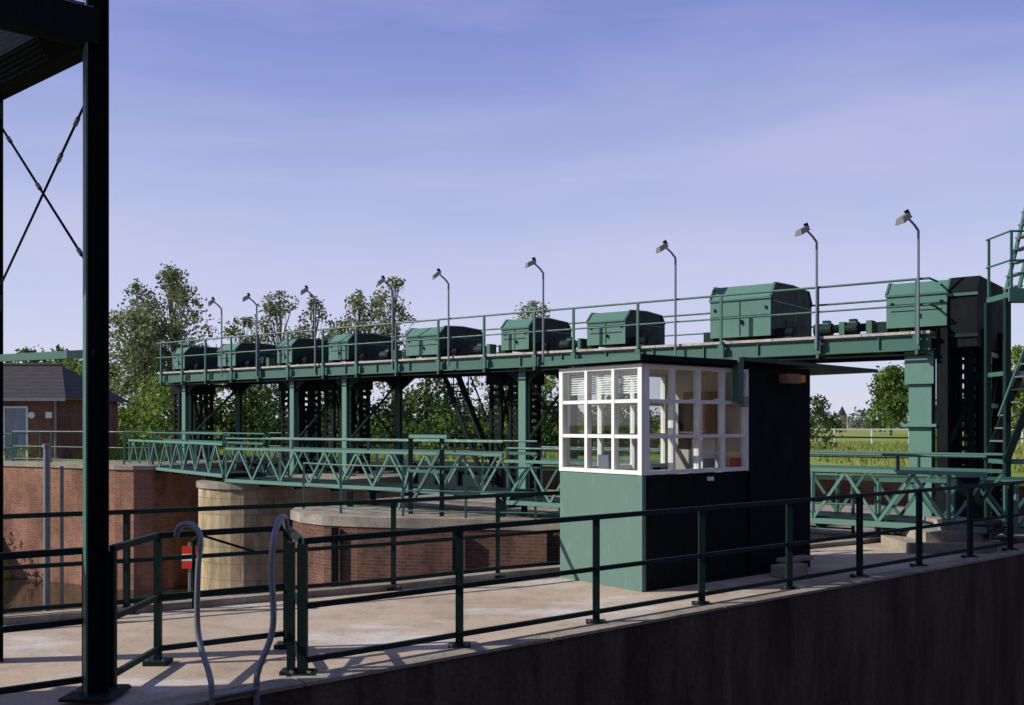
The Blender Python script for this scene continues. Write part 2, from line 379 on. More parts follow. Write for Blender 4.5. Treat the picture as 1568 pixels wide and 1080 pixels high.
for t in (0.0,2.14,5.6,9.5,12.8,15,18.4,21.3,23.2):
    b=B(); p=G(t,-.18,3.7); q=Vector((p.x,p.y,6.05)); d=Vector((-.93,-.25,0)).normalized()
    b.tube(p,q,.028,'grey',8); q2=q+d*.10+Vector((0,0,.12)); b.tube(q,q2,.026,'grey'); q3=q2+d*.14+Vector((0,0,.12)); b.tube(q2,q3,.024,'grey')
    c=q3+d*.10; rot=Matrix.Translation(c)@Matrix.Rotation(math.atan2(d.y,d.x),4,'Z')@Matrix.Rotation(R(30+random.uniform(-8,8)),4,'Y')
    vs=[(-.12,-.1,-.05),(.16,-.15,-.06),(.16,.15,-.06),(-.12,.1,-.05),(-.10,-.07,.06),(.10,-.10,.05),(.10,.10,.05),(-.10,.07,.06)]
    b.add([rot@Vector(v) for v in vs],[(0,3,2,1),(4,5,6,7),(0,1,5,4),(1,2,6,5),(2,3,7,6),(3,0,4,7)],'lamp')
    vs=[(-.1,-.085,-.058),(.15,-.14,-.068),(.15,.14,-.068),(-.1,.085,-.058)]
    b.add([rot@Vector(v) for v in vs],[(0,3,2,1)],'white')
    b.add([rot@Vector(v) for v in [(-.16,-.03,.0),(-.10,-.03,.0),(-.10,.03,.0),(-.16,.03,.0),(-.16,-.03,.12),(-.08,-.03,.12),(-.08,.03,.12),(-.16,.03,.12)]],[(0,3,2,1),(4,5,6,7),(0,1,5,4),(1,2,6,5),(2,3,7,6),(3,0,4,7)],'black')
    b.build('floodlight_pole')

# ------------------------------------------------------------------ lattice footbridge
def truss_side(b,p,q,zb,zt,k='mint',step=.55):
    p=Vector(p);q=Vector(q);L=(q-p).length;n=max(2,round(L/step)); 
    P=lambda i,z: Vector(((p+(q-p)*i/n).x,(p+(q-p)*i/n).y,z))
    b.bar(P(0,zb),P(n,zb),.09,.09,k); b.bar(P(0,zt),P(n,zt),.08,.065,k)
    for i in range(n):
        if i%2==0: b.bar(P(i,zb+.04),P(i+1,zt-.03),.04,.05,k)
        else: b.bar(P(i,zt-.03),P(i+1,zb+.04),.04,.05,k)
        if i%4==0: b.bar(P(i,zb+.05),P(i,zt-.035),.055,.055,k)
def bridge(p,q,w,zb,zt,name='lattice_footbridge',rail=True):
    b=B(); p=Vector((*p,0));q=Vector((*q,0)); d=(q-p).normalized(); nn=Vector((-d.y,d.x,0))*w
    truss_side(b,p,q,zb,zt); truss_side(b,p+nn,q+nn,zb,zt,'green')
    a=p+nn*.08;c=q+nn*.08;e=q+nn*.92;f=p+nn*.92
    poly=[(a.x,a.y),(c.x,c.y),(e.x,e.y),(f.x,f.y)]
    b.prism(poly,zb+.02,zb+.07,'dgreen','dgreen',True)
    L=(q-p).length; n=int(L/1.3)
    for i in range(n+1):
        g=p+(q-p)*i/n; b.bar((g.x,g.y,zb-.08),(g.x+nn.x,g.y+nn.y,zb-.08),.07,.1,'dgreen')
    if rail:
        for s in (0,1):
            for i in range(0,n+1,2):
                g=p+(q-p)*i/n+nn*s; b.bar((g.x,g.y,zt),(g.x,g.y,zt+.28),.045,.045,'green')
            g=p+nn*s;h=q+nn*s; b.tube((g.x,g.y,zt+.28),(h.x,h.y,zt+.28),.024,'green')
    b.build(name)
bridge((-13.3,34.6),(-8.0,27.6),1.2,.62,1.5)
bridge((-7.9,27.5),(-.2,21.75),1.3,.5,1.38)
bridge((-.1,21.7),(7.6,15.95),1.3,.35,1.25)
bridge((6.6,17.9),(13.5,15.7),1.1,.2,1.05,rail=False)
b=B()
for x,y in ((-7.9,27.6),(-4.0,24.6),(-.2,21.9),(2.8,19.8)):
    for o in (0,.8): b.bar((x+o*.6,y+o*.8,-3.5 if x<-6 else 0),(x+o*.6,y+o*.8,.4),.14,.14,'dgreen')
b.build('bridge_trestle')
b=B()
for x,y in ((-2.3,22.6),(-1.55,22.0)): b.bar((x,y,0.02),(x,y,1.75),.10,.10,'dgreen')
b.bar((-2.3,22.6,1.78),(-1.4,21.9,1.78),.12,.08,'mint'); b.bar((-2.25,22.5,.3),(-1.5,21.95,1.6),.07,.07,'green'); b.bar((-2.3,22.55,1.0),(-1.5,21.95,1.0),.05,.07,'green')
b.bar((-2.6,22.8,.1),(-2.3,22.55,1.1),.05,.05,'mint')
b.build('gate_control_frame')
b=B()
s0=G(14.2,1.2,3.6); s1=G(11.9,.4,.3)
for o in (0,.7):
    of=Vector((.605,.797,0))*o
    b.bar(s0+of,s1+of,.05,.18,'black'); b.tube(s0+of+Vector((0,0,.9)),s1+of+Vector((0,0,.9)),.025,'dgreen')
    for i in range(5): g=s0.lerp(s1,i/4)+of; b.bar(g,g+Vector((0,0,.9)),.035,.035,'dgreen')
for i in range(15):
    g=s0.lerp(s1,(i+.5)/15); h=g+Vector((.605,.797,0))*.68; b.bar(g,h,.2,.03,'black')
b.build('steel_stair')

def fence(name,pts,rails=((1.1,.045,.05),(.57,.035,.045),(.13,.035,.045)),h=1.1,post=.07,k='dgreen',z=0,plates=True,tube=False):
    b=B()
    for i,(x,y) in enumerate(pts):
        b.bar((x,y,z),(x,y,z+h-.02),post,post,k)
        if plates:
            b.box(x-.1,x+.1,y-.09,y+.09,z+.002,z+.04,k)
            for o in (-.07,.07): b.tube((x+o,y-.06,z+.04),(x+o,y-.06,z+.055),.012,'grey',6)
    for (xa,ya),(xb,yb) in zip(pts,pts[1:]):
        for rh,w,hh in rails:
            if tube: b.tube((xa,ya,z+rh),(xb,yb,z+rh),w/2,k)
            else: b.bar((xa,ya,z+rh),(xb,yb,z+rh),w,hh,k)
    return b.build(name)
fence('guard_railing',[nf(k+{2:.1,3:.15,4:.2,5:.2,6:.18,7:.14}.get(k,0)) for k in range(0,14)])
fence('guard_railing',[(-1.72,8.12),(-2.07,9.15),(-3.03,8.52),(-3.06,7.62)],post=.055)
fence('guard_railing',[(-3.2,7.52),(-4.6,6.5),(-6,5.5)])
b=B(); b.bar((-1.82,8.2,0),(-1.82,8.2,1.08),.06,.06,'dgreen'); b.box(-1.9,-1.74,8.12,8.28,.002,.03,'dgreen'); b.build('gate_stop_post')
fp=[(-8,9.0),(-5.5,10.13),(-4.18,10.8),(-1.47,12.35),(-.19,13.3),(1.2,14.15),(2.7,15.1),(4.2,16.0)]
fence('guard_railing',fp,post=.06)
fence('walkway_railing',[(-5.0,23.9),(-3.9,22.7),(-2.4,21.95),(-1.0,21.6),(.5,21.3),(2.0,20.9),(4,19.6),(6.2,18.1)],k='green',post=.05,tube=True,z=.02,plates=False)
fence('walkway_railing',[(-18,35.9),(-16.2,35.0),(-14.4,33.9),(-12.9,33.1),(-11.9,33.0),(-11.3,34),(-10.6,35.6)],k='green',post=.05,tube=True,z=.7,plates=False)
fence('walkway_railing',[(-30,39),(-27,38.5),(-24,38),(-21,37.6),(-18.6,37.3),(-18.3,38.6)],k='green',post=.05,tube=True,z=.6,plates=False)
fence('walkway_railing',[(-10,41),(-7,38.8),(-4,36.6),(-1,34.4),(2,32.2),(5,30),(8,27.8),(11,25.6),(14,24),(18,23)],k='green',post=.05,tube=True,z=.6,plates=False)

b=B()
def smoothpts(ps,n=7):
    out=[]
    P=[ps[0]]+ps+[ps[-1]]
    for i in range(1,len(P)-2):
        for j in range(n):
            t=j/n; a,b_,c,d=[Vector(x) for x in P[i-1:i+3]]
            out.append(.5*((2*b_)+(-a+c)*t+(2*a-5*b_+4*c-d)*t*t+(-a+3*b_-3*c+d)*t*t*t))
    out.append(Vector(ps[-1])); return out
b.sweep(smoothpts([(-2.19,7.26,-2.5),(-2.19,7.26,-.4),(-2.19,7.26,0.08),(-2.22,7.3,.22),(-2.34,7.42,.5),(-2.35,7.45,.95),(-2.34,7.48,1.18),(-2.38,7.5,1.27),(-2.45,7.52,1.30),(-2.52,7.54,1.27),(-2.55,7.56,1.2)]),.022,'grey',12)
b.sweep(smoothpts([(-1.93,7.52,-2.5),(-1.93,7.52,-.4),(-1.93,7.52,0.08),(-1.91,7.54,.22),(-1.83,7.62,.5),(-1.85,7.66,.95),(-1.84,7.7,1.18),(-1.82,7.8,1.3),(-1.81,7.92,1.31),(-1.81,8.0,1.22)]),.024,'grey',12)
z=-2.2
while z<.1: b.tube((-2.19,7.26,z),(-1.93,7.52,z),.014,'grey'); z+=.28
b.bar((-2.19,7.25,.06),(-1.93,7.51,.06),.05,.025,'grey')
b.build('steel_ladder',smooth=True)
b=B(); b.tube((-5.0,10.7,0),(-5.0,10.7,1.8),.035,'grey',10); b.tube((-5.0,10.7,1.8),(-5.0,10.7,1.84),.045,'grey',10); b.tube((-4.86,10.75,0),(-4.86,10.75,1.6),.02,'grey',8); b.box(-5.1,-4.8,10.6,10.8,0.002,.02,'grey'); b.build('steel_pole')
b=B(); b.tube((-3.55,11.1,.0),(-3.55,11.1,.75),.02,'black'); b.tube((-3.55,11.1,.75),(-3.45,11.05,.82),.03,'black'); b.tube((-3.45,11.05,.82),(-2.9,11.2,.62),.014,'black'); b.build('hand_winch')
b=B(); bx,by=-9.62,29.0
b.box(bx,bx+.42,by,by+.04,-1.72,-1.50,'red'); b.box(bx,bx+.42,by+.001,by+.041,-1.93,-1.722,'white'); b.box(bx,bx+.42,by,by+.04,-2.15,-1.932,'red')
b.tube((bx+.2,by+.08,-4),(bx+.2,by+.08,-1.4),.04,'grey'); b.box(bx+.16,bx+.9,by+.06,by+.1,-1.8,-1.74,'grey'); b.build('gauge_board')
b=B(); b.box(-6.9,-5.35,5.2,7.2,0.002,2.25,'dgreen'); b.box(-7.0,-5.25,5.1,7.3,2.252,2.32,'roofsheet'); b.box(-5.35,-5.33,5.4,6.1,.2,2.0,'green'); b.box(-5.35,-5.33,6.2,6.9,.2,2.0,'green'); b.build('shadow_caster')  # out-of-view box added to throw shade on the platform's near left

# ------------------------------------------------------------------ near gantry tower on the left
b=B()
def Ibeam(b,x,y,z0,z1,ang,k='dgreen',w=.16,d=.16,kl=None):
    u=Vector((math.cos(ang),math.sin(ang),0)); v=Vector((-u.y,u.x,0)); c=Vector((x,y,0))
    def slab(a0,a1,b0,b1,kk):
        pts=[c+u*a+v*bb for a,bb in ((a0,b0),(a1,b0),(a1,b1),(a0,b1))]
        b.prism([(q.x,q.y) for q in pts],z0,z1,kk,kk,True)
    slab(-w/2,-w/2+.014,-d/2,d/2,kl or k); slab(w/2-.014,w/2,-d/2,d/2,k); slab(-w/2+.014,w/2-.014,-.006,.006,k)
an=R(31)
Ibeam(b,-3.11,7.44,0,9,an,kl='green',k='black'); Ibeam(b,-4.50,8.62,0,9,an,kl='green',k='black')  # sun-side flange lighter, rest near black: light and shade put into the colour
Ibeam(b,-4.9,6.0,0,9,an); Ibeam(b,-6.1,7.2,0,9,an)
b.box(-3.3,-2.92,7.24,7.64,.03,.05,'dgreen')
c1=Vector((-3.11,7.44,0));c2=Vector((-4.50,8.62,0));c3=Vector((-6.1,7.2,0));c4=Vector((-4.9,6.0,0))
Z=Vector((0,0,1))
for a,c in ((c1,c2),(c2,c3),(c3,c4),(c4,c1)): b.bar(a+Z*5.0,c+Z*5.0,.16,.26,'black')
b.bar(c1+Z*2.58,c2+Z*2.62,.05,.06,'green'); 
b.tube(c1+Z*4.62,c2+Z*3.1,.010,'black'); b.tube(c1+Z*3.15,c2+Z*4.75,.010,'black')
for a,z in ((c1,4.62),(c1,3.15),(c2,4.75),(c2,3.1)): 
    o=(c2-c1).normalized()*(.11 if a is c1 else -.11); b.box(a.x+o.x-.03,a.x+o.x+.03,a.y+o.y-.01,a.y+o.y+.01,z-.08,z+.06,'dgreen')
for (a,c,t) in ((c1+Z*4.62,c2+Z*3.1,.15),(c1+Z*4.62,c2+Z*3.1,.3),(c1+Z*3.15,c2+Z*4.75,.12),(c1+Z*3.15,c2+Z*4.75,.8),(c1+Z*3.15,c2+Z*4.75,.5)):
    g=a.lerp(c,t); h=a.lerp(c,t+.03); b.tube(g,h,.017,'grey')
u=(c2-c1); v=(c4-c1)
n=46
for i in range(n+1):
    a=c1+u*(i/n)+Z*5.15; b.bar(a,a+v,.008,.035,'grey')
for i in range(0,40):
    a=c1+v*(i/40)+Z*5.155; b.bar(a,a+u,.006,.02,'grey')
a=c1+Z*5.18; b.add([a,a+u*.45,a+u*.45+v*.22,a+v*.22],[(0,1,2,3)],'black')
b.build('steel_tower')

# ------------------------------------------------------------------ right-hand stair tower
b=B()
b.box(9.2,13,18.402,19.3,4.4,4.5,'green'); b.box(9.17,13.03,18.34,18.4,4.32,4.56,'green')
for x in (9.22,9.62,10.2,11,12): b.bar((x,18.38,4.57),(x,18.38,5.62),.04,.04,'green')
for z in (5.62,5.08): b.tube((9.2,18.38,z),(13,18.38,z),.02,'green'); b.tube((9.2,18.38,z),(9.2,19.3,z),.02,'green')
b.bar((9.22,19.25,4.5),(9.22,19.25,5.62),.04,.04,'green')
for y in (18.6,19.1): b.bar((9.45,y,4.5),(10.1,y,7.2),.03,.12,'green')
b.tube((9.4,18.55,5.3),(10.0,18.55,8.0),.02,'green')
for i in range(11): 
    f=(i+.5)/11; b.box(9.45+.65*f-.08,9.45+.65*f+.08,18.62,19.08,4.5+2.7*f,4.53+2.7*f,'grey')
for x,y in ((9.2,18.5),(9.2,19.25),(12.6,18.5),(12.6,19.25)): b.bar((x,y,0),(x,y,4.4),.10,.10,'dgreen')
for z in (1.35,3.0): b.bar((9.2,18.5,z),(12.6,18.5,z),.05,.08,'mint'); b.bar((9.2,18.5,z+.001),(9.2,19.25,z+.001),.05,.08,'green')
for y in (18.45,19.2): b.bar((9.15,y,1.35),(10.3,y,4.3),.04,.13,'dgreen')
for i in range(12):
    f=(i+.5)/12; b.box(9.15+1.15*f-.1,9.15+1.15*f+.1,18.48,19.17,1.35+2.95*f,1.38+2.95*f,'grey')
b.tube((9.0,18.42,2.2),(10.1,18.42,5.1),.02,'green')
b.build('stair_tower')
b=B(); b.box(7.55,7.95,16.9,17.3,0.002,1.15,'dgreen'); b.box(7.5,8.0,16.85,17.35,1.152,1.2,'green'); b.box(7.53,7.549,16.95,17.25,.2,1.0,'green'); b.build('control_cabinet')
b=B()
for i in range(3): b.box(6.3+i*.35,7.7-i*.003,15.8+i*.2,17.0-i*.003,i*.16+.002,(i+1)*.16,'coping')
b.build('concrete_steps')
CA=Matrix.Translation((1.59,12.16,0))@Matrix.Rotation(math.atan2(.622,.783),4,'Z')
b=B(); b.box(2.25,2.75,-.45,-.2,0.003,.16,'coping'); b.box(2.5,3.1,-.3,-.1,.165,.22,'coping'); b.build('concrete_blocks',mw=CA,bevel=.01)

# ------------------------------------------------------------------ control cabin
cab=empty('control_cabin',CA)
def cpart(b,name,bev=0):
    o=b.build(name,bevel=bev); o.parent=cab; return o
L,W,H=3.44,1.52,2.84; zs=1.42; zt=2.80
b=B()
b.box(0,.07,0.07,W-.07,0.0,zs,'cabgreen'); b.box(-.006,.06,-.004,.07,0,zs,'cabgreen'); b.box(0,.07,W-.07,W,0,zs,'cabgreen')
cpart(b,'end_wall')
b=B()
b.box(.062,L,0,.07,0.0,zs,'cabshade'); b.box(2.03,L,0.002,.072,zs,H,'cabshade')
b.box(L-.07,L,.073,W-.07,0,H,'cabshade'); b.box(.07,L,W-.068,W+.002,0,zs,'cabshade'); b.box(2.03,L-.001,W-.07,W,zs,H,'cabshade')
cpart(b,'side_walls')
b=B(); b.box(.07,L-.07,.073,W-.072,.08,.1,'wood'); b.box(2.1,2.15,.08,W-.08,.1,H-.05,'inwall'); b.box(.07,L-.07,.075,W-.075,H-.05,H-.03,'inwall')
b.box(.25,.6,.6,W-.1,.1,.9,'inwall'); b.box(.9,2.05,W-.5,W-.09,.1,.9,'inwall')
b.box(.95,1.25,W-.45,W-.4,1.0,1.9,'white'); b.box(1.35,1.75,W-.4,W-.3,.9,1.5,'white'); b.box(1.38,1.72,W-.41,W-.402,.97,1.45,'black')
b.box(.3,.5,.9,1.1,.9,1.65,'grey'); b.box(1.25,1.5,.12,.3,1.2,1.85,'white'); b.box(1.27,1.48,.112,.12,1.3,1.6,'grey'); b.box(.6,.66,.2,.26,.1,1.5,'wood')
b.box(1.9,2.0,.09,.2,1.44,1.6,'red'); b.tube((.2,.2,.1),(.2,.2,1.6),.05,'white')
b.box(1.75,2.09,.5,.9,1.9,2.5,'wood'); b.box(2.085,2.098,.95,1.3,1.7,2.4,'black')
cpart(b,'interior_fittings')
def window(du,n,rows,off,name,k='white'):
    b=B(); e0,e1=n[0],n[-1]
    def bx(a0,a1,d0,d1,z0,z1,kk):
        if du=='x': b.box(a0,a1,off+d0,off+d1,z0,z1,kk)
        else: b.box(off+d0,off+d1,a0,a1,z0,z1,kk)
    bx(e0,e1,0,.08,rows[0]-.05,rows[0],k); bx(e0,e1,.001,.079,rows[-1],rows[-1]+.05,k)
    for i,a in enumerate(n): 
        w=.034 if i in (0,len(n)-1) else .024
        bx(a-w,a+w,-.002,.082,rows[0]-.052,rows[-1]+.052,k)
    for r in rows[1:-1]: bx(e0,e1,.004,.076,r-.022,r+.022,k)
    for a,c in zip(n,n[1:]):
        for r,s in zip(rows,rows[1:]):
            j=random.uniform(-.004,.004)
            if du=='x': vs=[(a,off+.04+j,r),(c,off+.04-j,r),(c,off+.04-j,s),(a,off+.04+j,s)]
            else: vs=[(off+.04+j,a,r),(off+.04-j,c,r),(off+.04-j,c,s),(off+.04+j,a,s)]
            b.add(vs,[(0,1,2,3)],'glass')
    cpart(b,name)
rows=[zs+.06,1.90,2.34,zt-.06]
window('y',[.03,.50,1.0,W-.03],rows,-.012,'end_window')
window('x',[.08,.56,1.04,1.52,2.0],rows,-.012,'front_window')
window('x',[.08,.72,1.36,2.0],rows,W-.07,'rear_window')
b=B()
z=2.73
while z>2.45:
    b.add([(.085,.08,z-.02),(.085,W-.1,z-.02),(.105,W-.1,z),(.105,.08,z)],[(0,1,2,3)],'white'); z-=.03
b.box(.08,.12,.07,W-.08,2.735,2.77,'white'); cpart(b,'blind')
b=B(); b.box(-.1,1.9,-.08,W+.1,H,H+.05,'roofsheet'); b.box(-.12,1.9,-.1,-.08,H-.01,H+.06,'black'); b.box(-.12,-.1,-.08,W+.12,H-.01,H+.06,'green')
vs=[(1.75,-.12,H+.055),(5.0,-.12,H-.0),(5.0,W+.3,H-.0),(1.75,W+.3,H+.055)]
b.add(vs+[(x,y,z+.05) for x,y,z in vs],[(0,3,2,1),(4,5,6,7),(0,1,5,4),(1,2,6,5),(2,3,7,6),(3,0,4,7)],'roofsheet')
cpart(b,'roof')
b=B(); b.box(1.68,1.78,-.13,-.02,2.35,2.93,'green'); b.box(1.80,1.9,-.12,-.03,2.28,2.42,'grey')
b.tube((2.06,-.02,.1),(2.06,-.02,2.8),.018,'black'); b.box(2.7,3.0,-.16,-.01,2.62,2.75,'wood'); b.box(3.002,3.12,-.15,-.02,2.64,2.74,'orange')
b.box(1.2,1.3,-.03,0,1.32,1.37,'white'); b.box(3.47,3.6,.3,.5,1.9,2.3,'grey')
cpart(b,'fittings')

# ------------------------------------------------------------------ brick house
hs=empty('brick_house')
b=B(); b.prism([(-29,40),(-18.2,40),(-18.2,46),(-29,46)],.6,3.07,'brickhouse','brickhouse'); o=b.build('walls'); o.parent=hs
b=B(); xa,xb,ya,yb,ze,zr=-29.4,-17.75,39.6,46.4,3.08,4.6
vs=[(xa,ya,ze),(xb,ya,ze),(xb,yb,ze),(xa,yb,ze),(xa+2.2,43,zr),(xb-1.7,43,zr)]
b.add(vs,[(0,1,5,4),(1,2,5),(2,3,4,5),(3,0,4)],'tile'); b.add([(x,y,z-.004) for x,y,z in vs],[(3,2,1,0)],'white')
b.box(xa,xb,ya-.08,ya-.002,ze-.1,ze+.03,'grey'); b.tube((xa+2.2,43,zr+.02),(xb-1.7,43,zr+.02),.08,'tile')
b.tube((-18.3,39.9,.6),(-18.3,39.9,3.0),.045,'grey'); o=b.build('roof'); o.parent=hs
b=B(); b.box(-20.35,-19.5,39.96,39.99,.6,2.7,'grey'); b.box(-20.42,-20.352,39.94,39.99,.6,2.78,'white'); b.box(-19.498,-19.43,39.94,39.99,.6,2.78,'white'); b.box(-20.35,-19.5,39.941,39.99,2.702,2.78,'white')
b.box(-23.5,-22.3,39.95,39.99,1.6,2.7,'white'); b.box(-23.42,-22.38,39.94,39.949,1.68,2.62,'black'); o=b.build('door_and_window'); o.parent=hs
b=B(); b.tube((-19.27,39.9,2.42),(-19.27,40,2.42),.13,'white',14); b.box(-18.7,-18.45,39.9,39.99,2.3,2.55,'white'); o=b.build('wall_lamp'); o.parent=hs
def sky_blocker(x,y,l,d,h,ang):  # unseen building added to block sky fill on camera-facing sides
    e=empty('brick_sky_blocker',Matrix.Translation((x,y,.0))@Matrix.Rotation(ang,4,'Z'))
    b=B(); b.prism([(0,0),(l,0),(l,d),(0,d)],0.4,h,'brickdark','tile'); o=b.build('walls'); o.parent=e
    b=B(); b.add([(-.4,-.4,h+.01),(l+.4,-.4,h+.01),(l+.4,d+.4,h+.01),(-.4,d+.4,h+.01),(-.2,d/2,h+3),(l+.2,d/2,h+3)],[(0,1,5,4),(2,3,4,5),(0,4,3),(1,2,5)],'tile'); o=b.build('roof'); o.parent=e
    b=B()
    for i in range(int((l-4)/3.2)):
        x_=1.5+3.2*i
        for z in (1.6,5.2,8.8): b.box(x_,x_+1.2,d,d+.02,z,z+1.8,'white'); b.box(x_+.07,x_+1.13,d+.021,d+.03,z+.07,z+1.73,'black')
    o=b.build('windows'); o.parent=e
sky_blocker(-14,-26,50,12,13,0)
sky_blocker(45,-28,46,12,13,R(75))

# ------------------------------------------------------------------ vegetation
def leaves(name,blobs,per,size,mat,parent=None,flat=.8,shell=.55):
    cs=[];
    for (x,y,z,r) in blobs:
        n=max(8,int(per*r*r))
        d=rng.normal(size=(n,3)); d/=np.linalg.norm(d,axis=1)[:,None]
        rad=r*(shell+(1-shell)*rng.random(n)**.5)*(1+.22*rng.normal(size=n))
        p=d*rad[:,None]; p[:,2]*=flat; cs.append(p+np.array([x,y,z]))
    c=np.concatenate(cs); n=len(c)
    a=rng.normal(size=(n,3)); a/=np.linalg.norm(a,axis=1)[:,None]
    t=rng.normal(size=(n,3)); bb=np.cross(a,t); bb/=np.linalg.norm(bb,axis=1)[:,None]
    s=size*(.6+.8*rng.random(n))[:,None]
    v=np.stack([c-a*s*.5,c+bb*s*.28,c+a*s*.5,c-bb*s*.28],1).reshape(-1,3)
    me=bpy.data.meshes.new(name); me.vertices.add(4*n); me.vertices.foreach_set('co',v.ravel())
    me.loops.add(4*n); me.loops.foreach_set('vertex_index',np.arange(4*n,dtype=np.int32))
    me.polygons.add(n); me.polygons.foreach_set('loop_start',np.arange(0,4*n,4,dtype=np.int32)); me.polygons.foreach_set('loop_total',np.full(n,4,dtype=np.int32))
    me.materials.append(M[mat]); me.update(calc_edges=True)
    ob=bpy.data.objects.new(name,me); scene.collection.objects.link(ob)
    if parent: ob.parent=parent
    return ob
def tree(x,y,top,w,mat,base=.28,nb=34,per=210,size=.24,z0=.6,rb=(.45,1.0),lean=0,shell=.1):
    b=B(); h=top-z0; tr=.014*h+.03
    pts=[Vector((x,y,z0))]
    for i in range(1,7): pts.append(Vector((x+random.uniform(-.12,.12)*i*.3+lean*i/6,y+random.uniform(-.1,.1)*i*.3,z0+h*.88*i/6)))
    for i in range(6): b.tube(pts[i],pts[i+1],tr*(1-i/6.6),'bark',6,tr*(1-(i+1)/6.6))
    blobs=[]
    for i in range(nb):
        f=base+(1-base)*random.random()**.85
        g=(f-base)/(1-base); env=(math.sin(math.pi*min(1,g*.86+.16))**.65)
        a=random.uniform(0,2*math.pi); rr=w/2*env*math.sqrt(random.random())
        r=random.uniform(*rb)*(w/6)**.5*(.65+.5*env)
        c=Vector((x+rr*math.cos(a)+lean*f,y+rr*math.sin(a),min(z0+h*f,top-r*.75))); blobs.append((*c,r))
        k=max(0,min(5,int(f*.75*6))); s=pts[k].lerp(pts[k+1],random.random()); mid=s.lerp(c,.5)+Vector((0,0,.15))
        b.tube(s,mid,tr*.22,'bark',4,tr*.14); b.tube(mid,c,tr*.14,'bark',4,.012)
        for j in range(2):
            e=c+Vector((random.gauss(0,1),random.gauss(0,1),random.gauss(.5,.6))).normalized()*r*.95
            b.tube(c,e,.014,'bark',3,.005)
    o=b.build('tree'); leaves('foliage',blobs,per,size,mat,o,flat=1.0,shell=shell)
tree(-23.4,62,10.9,4.6,'leafA',base=.25,nb=62,per=150,size=.23)
tree(-20.8,61,11.7,5.2,'leafA',base=.25,nb=70,per=150,size=.23)
tree(-22.2,60,9.0,5.6,'leafA',base=.1,nb=56,per=140)
tree(-17.9,66,9.5,3.2,'leafB',base=.2,nb=30,per=180)
tree(-15.4,66,10.9,4.2,'leafA',base=.3,nb=50,per=120)
tree(-13.3,67,10.6,3.6,'leafA',base=.35,nb=42,per=110)
tree(-9.8,64,10.6,3.8,'leafA',base=.3,nb=46,per=120)
tree(-7.7,64,11.5,3.8,'leafA',base=.3,nb=50,per=120)
tree(1.7,74,11.3,3.6,'leafA',base=.5,nb=30,per=100)
tree(-26.4,58,6.6,2.6,'leafB',base=.1,nb=26,per=180)
tree(-23.6,54,5.6,3.6,'leafC',base=.1,nb=30,per=180)
tree(-38,78,8.0,6,'leafB',base=.1,nb=30,per=120,size=.36,rb=(.55,1.15))
tree(-43,80,8.6,6,'leafD',base=.1,nb=30,per=120,size=.36,rb=(.55,1.15))
tree(-33,82,7.0,5,'leafB',base=.1,nb=26,per=120,size=.36,rb=(.55,1.15))
tree(49.5,130,9.6,6.2,'leafB',base=.12,nb=40,per=80,size=.5,rb=(.9,1.5))
tree(45.8,90,9.0,6.0,'leafC',base=.12,nb=40,per=110,size=.38,rb=(.7,1.3))
tree(51,92,9.6,8,'leafC',base=.12,nb=40,per=110,size=.38,rb=(.8,1.4))
tree(60,132,6.5,7,'leafB',base=.05,nb=26,per=70,size=.5,rb=(.9,1.5))
tree(69,134,5.8,6,'leafC',base=.05,nb=26,per=70,size=.5,rb=(.9,1.5))
tree(24.5,80,4.3,4,'leafD',base=.02,nb=20,per=140,size=.3)
tree(-4.4,52,6.0,3.2,'leafB',base=.08,nb=30,per=180)
tree(-1.2,54,6.1,3.4,'leafA',base=.08,nb=30,per=160)
tree(1.8,53,5.7,3.0,'leafC',base=.08,nb=26,per=180)
def shrubs(name,x0,x1,y0,y1,h0,h1,n,mat,per=150,size=.25,z0=.6):
    bl=[]
    for i in range(n):
        x=x0+(x1-x0)*(i+random.random())/n; y=random.uniform(y0,y1); h=random.uniform(h0,h1)*(.75+.25*math.sin(x*1.3)); z=z0
        r=random.uniform(.5,1.0)
        for _ in range(12):
            if z>=z0+h: break
            bl.append((x+random.gauss(0,.4),y+random.gauss(0,.4),z+.3,r)); z+=r*.9; r=max(.4,r*random.uniform(.75,1.02))
    leaves(name,bl,per,size,mat,shell=.3)
shrubs('shrub_mass',-24,-13,50,54,2.2,4.2,34,'leafC')
shrubs('shrub_mass',-17,-7,49,53,2.6,4.4,34,'leafD')
shrubs('shrub_mass',-9,6,48,52,2.4,3.8,44,'leafD')
shrubs('shrub_mass',-8,5,46,47.5,1.0,2.2,34,'leafB')
shrubs('shrub_mass',-30,-14,47,50,.4,1.6,36,'leafC')
shrubs('shrub_mass',5,18,56,60,1.8,3.4,30,'leafB')
shrubs('shrub_mass',-28,-20,38.2,39,.05,.4,14,'leafC',size=.15)
shrubs('bank_vegetation',-24,-18.6,33.8,35.2,.1,.8,18,'leafC',size=.16,z0=-2.6)
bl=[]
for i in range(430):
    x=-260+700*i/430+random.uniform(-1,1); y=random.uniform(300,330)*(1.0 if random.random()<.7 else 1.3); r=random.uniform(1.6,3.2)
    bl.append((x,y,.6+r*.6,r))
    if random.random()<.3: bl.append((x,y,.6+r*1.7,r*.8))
leaves('distant_treeline',bl,12,1.3,'leafFar',shell=.5)
